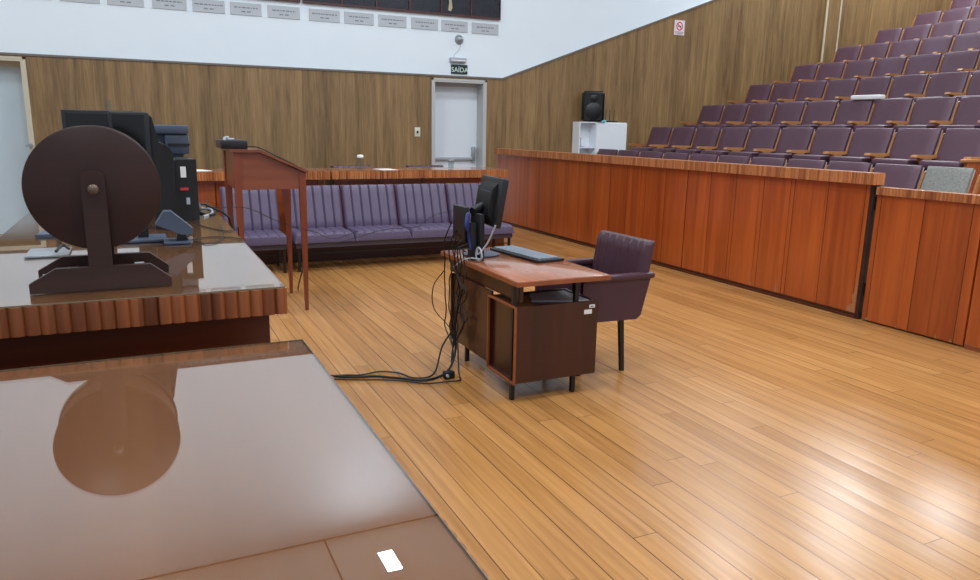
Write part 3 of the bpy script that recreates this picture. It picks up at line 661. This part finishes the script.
# cables behind the small desk
def dang(x, y, z0, z1, amp, sd, r=.0045):
    random.seed(sd); n = 7; return [(x+random.uniform(-.3, .3)*amp*.4, y+random.uniform(-1, 1)*amp, z0+(z1-z0)*i/n) for i in range(n+1)]
dl = ['leftmost in the tangle', 'second in the tangle', 'third in the tangle', 'fourth in the tangle', 'fifth in the tangle', 'nearest the pedestal', 'crossing the modesty panel']
for i, (y, am) in enumerate(((4.72, .02), (4.62, .04), (4.56, .04), (4.5, .05), (4.44, .06), (4.38, .05), (4.47, .09))):
    x = 1.90
    p = [(1.94, y-.02, .98-.03*i), (1.89, y, .83)]+dang(x, y, .72, .22+.02*i, am, i+5)+[(1.87, 4.50, .12), (1.84, 4.45, .012)]
    cable('cable', p, .0045, M_BMAT, 'black cable hanging behind the small desk, '+dl[i], group='black cables hanging behind the small desk')
cable('cable', [(1.9, 4.75, .62), (1.84, 4.8, .5), (1.83, 4.76, .35), (1.88, 4.6, .25), (1.9, 4.5, .15)], .004, M_BMAT, 'thin black cable bulging out left of the small desk')
cable('cable', [(1.90, 4.42, .55), (1.885, 4.50, .3), (1.89, 4.50, .1), (1.76, 4.34, .012), (1.57, 4.24, .012), (1.43, 4.34, .012), (1.29, 4.44, .012), (1.17, 4.47, .012), (1.05, 4.54, .012), (.94, 4.63, .012), (.6, 4.75, .012), (.33, 4.72, .012)], .008, M_BMAT, 'thick black floor cable between the table and small desk')
cable('cable', [(1.88, 4.52, .25), (1.79, 4.50, .14), (1.66, 4.32, .02), (1.52, 4.31, .012), (1.46, 4.44, .012), (1.35, 4.52, .012), (1.22, 4.50, .012), (1.11, 4.52, .018), (.93, 4.58, .012), (.6, 4.68, .012), (.33, 4.66, .012)], .006, M_BMAT, 'thinner black floor cable arching beside the thick one')
cable('cable', [(1.88, 4.44, .2), (1.84, 4.32, .012), (1.78, 4.16, .012), (1.69, 4.16, .012), (1.55, 4.18, .012), (1.42, 4.29, .012), (1.3, 4.36, .012), (1.13, 4.43, .012), (.93, 4.53, .012), (.6, 4.62, .012), (.33, 4.6, .012)], .005, M_BMAT, 'thin black floor cable on the near side of the bundle')
t = thing('power_plug', 'black power plug lying on the floor by the small desk', 'plug', (1.735, 4.25, 0))
MB().bm_box(1.70, 1.775, 4.225, 4.275, .002, .05, .01).build('body', M_BMAT, t)
MB().tube([(1.715, 4.22, .03), (1.715, 4.205, .03)], .01, 8).build('face', M_LGREY, t)
cable('cable', [(1.32, 6.9, 1.0), (1.40, 7.2, .55), (1.5, 7.6, .40), (1.9, 7.9, .37), (2.5, 8.1, .46), (2.9, 8.15, .47), (3.1, 8.45, .475), (3.35, 8.60, .56), (3.8, 8.64, .62)], .004, M_BMAT, 'thin cable trailing along the bench seat cushions')
cable('cable', [(.33, 4.5, 1.146), (.39, 4.6, 1.13), (.75, 6.0, .97), (1.0, 6.37, .83), (1.2, 6.38, .75), (1.36, 6.42, .70), (1.7, 7.2, .52), (2.2, 8.1, .46)], .003, M_BMAT, 'thin dark cable stretched from the raised desk across the lectern legs')

# ================================================================== ITEMS ON THE COUNTER
t = thing('water_jug', 'clear water jug with white lid on the counter', 'jug', (2.62, 9.5, 1.08))
MB().lathe([(0, 1.081), (.05, 1.081), (.055, 1.10), (.05, 1.17), (.035, 1.21), (.036, 1.225)], (2.62, 9.5, 0), 24).build('body', M_CLEAR, t)
MB().lathe([(0, 1.265), (.035, 1.26), (.045, 1.24), (.038, 1.222), (0, 1.222)], (2.62, 9.5, 0), 24).build('lid', M_PAPER, t)
t = thing('drinking_glass', 'clear drinking glass on the right part of the counter', 'glass', (3.84, 9.35, 1.08))
MB().lathe([(0, 1.081), (.034, 1.081), (.04, 1.22), (.037, 1.22), (.031, 1.09), (0, 1.09)], (3.84, 9.35, 0), 24).build('body', M_CLEAR, t)
MB().lathe([(.0405, 1.19), (.0415, 1.205), (.0405, 1.22)], (3.84, 9.35, 0), 24).build('rim', M_LGREY, t)
for x, y, a, lb in ((2.9, 9.3, .1, 'loose white paper beside the water jug'), (.62, 9.35, .3, 'loose white paper at the left of the counter')):
    o = MB().box(-.11, .11, -.15, .15, 0, .004).build('paper', M_PAPER); o.location = (x, y, 1.0805); o.rotation_euler = (0, 0, a); tag(o, lb, 'paper')

# ================================================================== CABINET, LOUDSPEAKER, ROUTER
fz = .385
t = thing('white_cabinet', 'white cabinet with one open bay against the panelled wall', 'cabinet', (8.0, 12.2, fz))
ax0, ax1, ay0, ay1, az1 = 7.62, 8.70, 12.14, 12.385, 1.795
am = 7.99
MB().box(ax0, ax0+.02, ay0, ay1, fz, az1-.02).box(ax1-.02, ax1, ay0, ay1, fz, az1-.02).box(ax0, ax1, ay0, ay1, az1-.02, az1).box(am, am+.02, ay0+.002, ay1, fz, az1-.02)\
    .box(ax0+.02, ax1-.02, ay1-.012, ay1, fz, az1-.02).box(ax0+.02, am, ay0+.01, ay1-.012, 1.30, 1.315).box(ax0+.02, ax1-.02, ay0, ay1-.012, fz, fz+.05).build('body', M_WHITE, t)
MB().box(am+.004, ax1-.002, ay0-.02, ay0-.001, fz+.05, az1-.022).build('door', M_WHITE, t)
MB().box(7.74, 7.84, 12.25, 12.36, 1.35, 1.5).build('inner_bracket', M_WHITE, t)
t = thing('loudspeaker', 'black portable loudspeaker standing on the white cabinet', 'loudspeaker', (7.86, 12.2, az1))
mt = Matrix.Translation((7.93, 12.22, 0)) @ Matrix.Rotation(-.25, 4, 'Z')
b = MB().prism([(-.22, -.11), (.20, -.11), (.23, -.07), (.17, .10), (-.15, .10), (-.23, -.07)], 'Z', 0, .57)
bb = bmesh.new(); me = bpy.data.meshes.new('x'); me.from_pydata([tuple(v) for v in b.v], [], b.f); bb.from_mesh(me); bpy.data.meshes.remove(me)
bmesh.ops.recalc_face_normals(bb, faces=bb.faces); bmesh.ops.bevel(bb, geom=bb.edges[:], offset=.035, segments=3, affect='EDGES')
b = MB().from_bm(bb); b.xf(Matrix.Translation((0, 0, az1+.002)) @ mt); b.build('cabinet', M_BMAT, t)
b = MB(); b.lathe([(0, -.119), (.15, -.119), (.16, -.113), (.145, -.111), (0, -.108)], (0, 0, .2), 28, 'Y'); b.lathe([(0, -.119), (.06, -.119), (.07, -.111)], (0, 0, .44), 20, 'Y'); b.xf(Matrix.Translation((0, 0, az1+.002)) @ mt); b.build('grille', M_BPLAS, t)
t = thing('wifi_router', 'black router with upright antennas on the white cabinet', 'router', (8.38, 12.22, az1))
MB().bm_box(8.27, 8.5, 12.16, 12.28, az1+.001, az1+.03, .006).build('case', M_BPLAS, t)
for x in (8.29, 8.38, 8.48): MB().tube([(x, 12.27, az1+.03), (x+.005, 12.275, az1+.24)], .007, 8).build('antenna', M_BPLAS, t)
t = MB().bm_box(8.07, 8.2, 12.1, 12.2, az1+.001, az1+.04, .01).build('cyan_box', M_CYAN, None, origin=(8.13, 12.15, az1)); t.name = 'plastic_box'
tag(t, 'small pale cyan box between loudspeaker and router', 'box')

# ================================================================== WALL ITEMS
YP = YW+.02
px0 = [-1.30-.55, -1.22-.02, -.62, -.05, .54, 1.13, 1.43]
xs = [(-1.56, -1.08), (-.94, -.46), (-.30, .17), (.29, .76), (.86, 1.33), (1.43, 1.90), (1.995, 2.49), (2.637, 3.13), (3.205, 3.70), (3.78, 4.27), (4.355, 4.84), (4.905, 5.40), (5.48, 6.0)]
xs = [(-1.45, -.93), (-.83, -.33), (-.24, .24), (.35, .82), (.90, 1.36), (1.44, 1.90), (1.995, 2.49), (2.637, 3.13), (3.205, 3.70), (3.78, 4.27), (4.355, 4.84), (4.905, 5.40), (5.48, 6.0)]
zb_ = [3.13, 3.16, 3.185, 3.21, 3.235, 3.255, 3.27, 3.272, 3.274, 3.276, 3.278, 3.281, 3.283]
random.seed(11)
for i, (a, b_) in enumerate(xs):
    z0 = 3.275; z1 = 3.455
    t = thing('name_plaque', 'engraved grey name plaque on the white wall, %s from the right in its row' % ORD[12-i], 'plaque', ((a+b_)/2, YP, z0), 'name plaques under the framed portraits')
    MB().box(a, b_, YP-.012, YP-.001, z0, z1).build('plate', M_PLAQ, t)
    m_ = (a+b_)/2; w1 = random.uniform(.16, .2); w2_ = .07; mb = MB(); x = m_-w1
    while x < m_+w1: l_ = random.uniform(.02, .06); mb.box(x, min(x+l_, m_+w1), YP-.0135, YP-.012, z0+.10, z0+.118); x += l_+.012
    mb.build('name_line', M_INK, t); mb = MB(); mb.box(m_-w2_, m_-.012, YP-.0135, YP-.012, z0+.042, z0+.06).box(m_+.012, m_+w2_, YP-.0135, YP-.012, z0+.042, z0+.06)
    mb.build('date_line', M_INK, t)
fd = [2.54, 3.16, 3.74, 4.32, 4.89, 5.45, 6.02]
def portraits(xsep, label):
    t = thing('portrait_frame', label, 'picture frame', ((xsep[0]+xsep[-1])/2, YP, 3.53))
    x0, x1 = xsep[0], xsep[-1]; z0, z1 = 3.53, 4.35
    mb = MB().box(x0, x1, YP-.05, YP-.001, z0, z0+.03).box(x0, x1, YP-.05, YP-.001, z1-.03, z1)
    for x in xsep: mb.box(max(x0, x-.013), min(x1, x+.013), YP-.05, YP-.001, z0+.03, z1-.03)
    mb.build('frame', M_PHF, t)
    for i in range(len(xsep)-1): MB().box(xsep[i]+.014, xsep[i+1]-.014, YP-.03, YP-.01, z0+.03, z1-.03).build('portrait', M_PHOTO, t)
    return t
tt = portraits(fd, 'dark red multi-bay frame of dark portraits, right of two')
MB().prism([(5.02, 3.62), (5.07, 3.6), (5.10, 3.66), (5.08, 3.8), (5.03, 3.85), (5.04, 3.74)], 'Y', YP-.032, YP-.03).build('pale_figure', plain('faded_print', (180, 168, 140), .5), tt)
portraits([-.5, .1, .7, 1.3, 1.9, 2.5], 'dark red multi-bay frame of dark portraits, left of two')
# exit sign, emergency lamp, dome
t = thing('exit_sign', 'dark green SAIDA exit sign above the far door', 'sign', (5.24, YP, 2.56))
MB().box(5.09, 5.40, YP-.02, YP-.001, 2.57, 2.725).build('plate', M_GREEN, t)
mt = basis((5.25, YP-.021, 2.635), (1, 0, 0), (0, 0, 1), (0, -1, 0))
text_mb('SAÍDA', .115, mt).build('lettering', M_LETT, t)
t = thing('emergency_lamp', 'flat white emergency lamp above the exit sign', 'lamp', (5.21, YP, 2.76))
MB().bm_box(5.06, 5.36, YP-.07, YP-.001, 2.765, 2.84, .008).build('case', M_LGREY, t)
MB().box(5.07, 5.35, YP-.074, YP-.07, 2.785, 2.80).build('tube_cover', M_WHITE, t)
t = thing('wall_dome', 'small round grey lamp high above the far door', 'lamp', (5.24, YP, 3.15))
MB().lathe([(0, -.07), (.03, -.065), (.055, -.045), (.07, -.02), (.075, 0)], (5.24, YP-.001, 3.15), 24, 'Y').build('dome', M_SILV, t)
MB().lathe([(.076, -.012), (.085, -.008), (.085, 0)], (5.24, YP-.001, 3.15), 24, 'Y').build('ring', M_LGREY, t)
cable('cable', [(5.27, YP-.008, 3.08), (5.24, YP-.008, 2.98), (5.16, YP-.008, 2.90), (5.14, YP-.008, 2.84)], .004, M_LGREY, 'thin pale wire joining dome and emergency lamp')
t = thing('light_switch', 'white light switch plate left of the far door', 'switch', (4.45, YW, 1.55))
MB().bm_box(4.40, 4.505, YW-.012, YW-.001, 1.475, 1.635, .004).build('plate', plain('switch_cream', (214, 208, 190), .4), t)
MB().box(4.435, 4.47, YW-.017, YW-.012, 1.53, 1.575).build('rocker', M_BMAT, t)
t = thing('no_smoking_sign', 'small no-smoking notice high on the panelled wall', 'sign', (10.04, YW, 3.68))
MB().box(9.91, 10.165, YW-.008, YW-.001, 3.545, 3.83).xf(Matrix.Identity(4)).build('plate', M_PINK, t)
mt = basis((10.037, YW-.009, 3.715), (1, 0, 0), (0, 0, 1), (0, -1, 0))
b = MB(); ri, ro, n = .062, .083, 32
for k in range(n):
    a0, a1 = 2*PI*k/n, 2*PI*(k+1)/n
    b.add([mt @ Vector((r_*math.cos(a_), r_*math.sin(a_), 0)) for r_, a_ in ((ri, a0), (ro, a0), (ro, a1), (ri, a1))], [(0, 1, 2, 3)])
b.add([mt @ Vector(p) for p in ((-.052, .04, 0), (-.04, .052, 0), (.052, -.04, 0), (.04, -.052, 0))], [(0, 1, 2, 3)]); b.build('prohibition_ring', M_RED, t)
b = MB().add([mt @ Vector(p) for p in ((-.045, -.01, -.0003), (.045, -.01, -.0003), (.045, .008, -.0003), (-.045, .008, -.0003))], [(0, 1, 2, 3)]); b.build('cigarette', M_BMAT, t)
b = MB().box(9.93, 10.145, YW-.0095, YW-.008, 3.60, 3.61).box(9.94, 10.13, YW-.0095, YW-.008, 3.58, 3.588).box(9.95, 10.12, YW-.0095, YW-.008, 3.562, 3.57); b.build('small_print', M_INK, t)

# ================================================================== AUDITORIUM SEATS (face -X; origin at row reference: back top front edge at x=0 on tier floor)
PITCH = .662
def make_seat(first=False, mat=M_SEAT, wd=.585, name='auditorium_seat'):
    t = thing(name, '', 'auditorium seat', (0, 0, 0), 'auditorium seats')
    th = math.radians(17); s, c = math.sin(th), math.cos(th); ln = .50
    o = (-ln*s, -wd/2, .89-ln*c)
    mt = basis(o, (0, 1, 0), (s, 0, c), (-c, 0, s))
    channel(wd, ln, .035, 1, mt, 0, .035, back=-.03).build('backrest', mat, t)
    b = MB(); b.bm_box(-wd/2-.004+wd/2, wd/2+wd/2+.004, .005, ln-.008, -.045, -.031, .005); b.xf(mt); b.build('back_shell', M_BEIGE, t)
    MB().bm_box(-.52, -.13, -wd/2+.03, wd/2-.03, .40, .50, .035).build('seat_cushion', mat, t)
    y = -PITCH/2
    def side(y):
        MB().prism([(-.16, .35), (-.105, .35), (.03, .82), (.012, .835), (-.012, .82)], 'Y', y-.012, y+.012).build('side_standard', M_ARM, t)
        MB().prism([(-.36, -.02), (-.16, -.02), (-.13, .5), (-.24, .52), (-.30, .44)], 'Y', y-.014, y+.014).build('support_leg', M_BLACK, t)
        MB().prism([(-.52, .53), (-.50, .56), (-.10, .56), (-.10, .525), (-.22, .515), (-.24, .46), (-.36, .46), (-.39, .515)], 'Y', y-.042, y+.042).build('armrest', M_ARM, t)
    side(y)
    if first: side(PITCH/2)
    return t
seatA = make_seat(); seatF = make_seat(True); usedA = usedF = False
seatG = make_seat(False, M_GREYF, .50)
counts = [12, 10, 10, 9, 8, 7, 6, 5, 4, 2]
for k, n in enumerate(counts):
    for i in range(n):
        if k == 0 and i >= 10: continue
        loc = (X0+KX*k, 12.07-PITCH*(i+.5), Z0+KZ*k+(.02 if k == 0 else 0))
        lb = 'burgundy auditorium seat in the %s row up, %s seat from the panelled wall' % (ORD[k], ORD[i])
        if i == 0:
            if not usedF: o = seatF; o.location = loc; o['label'] = lb; usedF = True
            else: o = copy_thing(seatF, loc, lb)
        else:
            if not usedA: o = seatA; o.location = loc; o['label'] = lb; usedA = True
            else: o = copy_thing(seatA, loc, lb)
seatG.location = (X0, 5.165, Z0+.02)
seatG['label'] = 'grey fabric seat at the near end of the front row'
if 'group' in seatG: del seatG['group']
# end panel of the second row with arm cap
t = thing('row_end_panel', 'wooden end panel with arm cap at the near end of the second row', 'end panel', (8.9, 5.42, Z0))
bpy.data.objects.remove(t)
t = thing('row_end_panel', 'wooden end panel with arm cap beside the grey seat', 'end panel', (8.6, 4.94, Z0))
MB().box(8.62, 9.1, 5.36, 5.40, Z0+KZ*0, Z0+KZ+.50).build('panel', M_PARTX, t)
MB().bm_box(8.56, 9.1, 5.345, 5.415, Z0+KZ+.50, Z0+KZ+.535, .008).build('arm_cap', M_ARM, t)
# white folded cloth on a seat armrest
t = MB().bm_box(-.08, .08, -.25, .25, 0, .07, .02).build('folded_papers', M_PAPER); t.location = (10.50, 8.25, 2.18); t.rotation_euler = (0, 0, .1)
tag(t, 'white folded papers lying on top of a seat back in the third row', 'papers')
# details that belong to one part of a thing go one level deeper
SUB = {'screen': 'housing', 'vent': 'rear_housing', 'output_slot': 'body', 'white_label': 'front_panel', 'red_sticker': 'front_panel', 'small_label': 'front_panel',
       'pedestal_edge': 'pedestal', 'label': 'pedestal', 'light_sheet': 'pedestal', 'edge_band': 'desktop', 'axle_knob': 'upright', 'top_surface': 'countertop',
       'back_shell': 'backrest', 'lettering': 'plate', 'name_line': 'plate', 'date_line': 'plate', 'pale_figure': 'portrait', 'grille': 'cabinet', 'antenna': 'case',
       'rocker': 'plate', 'prohibition_ring': 'plate', 'small_print': 'plate', 'rim': 'body', 'tube_cover': 'case', 'glass_edge': 'glass_top', 'keys': 'case', 'worn_patch': 'panel'}
base = lambda o: o.name.split('.')[0]
for root in [o for o in bpy.data.objects if o.parent is None]:
    kids = list(root.children)
    for c in kids:
        tgt = SUB.get(base(c))
        if tgt:
            ps = [k for k in kids if base(k) == tgt]
            if ps: c.parent = ps[0]
        if base(c) in ('label_print',): 
            ps = [k for k in kids if base(k) == 'pedestal']
            if ps: c.parent = ps[0]
        if base(c) == 'cigarette':
            ps = [k for k in kids if base(k) == 'plate']
            if ps: c.parent = ps[0]
for o in bpy.data.objects:
    if '_o' in o: del o['_o']
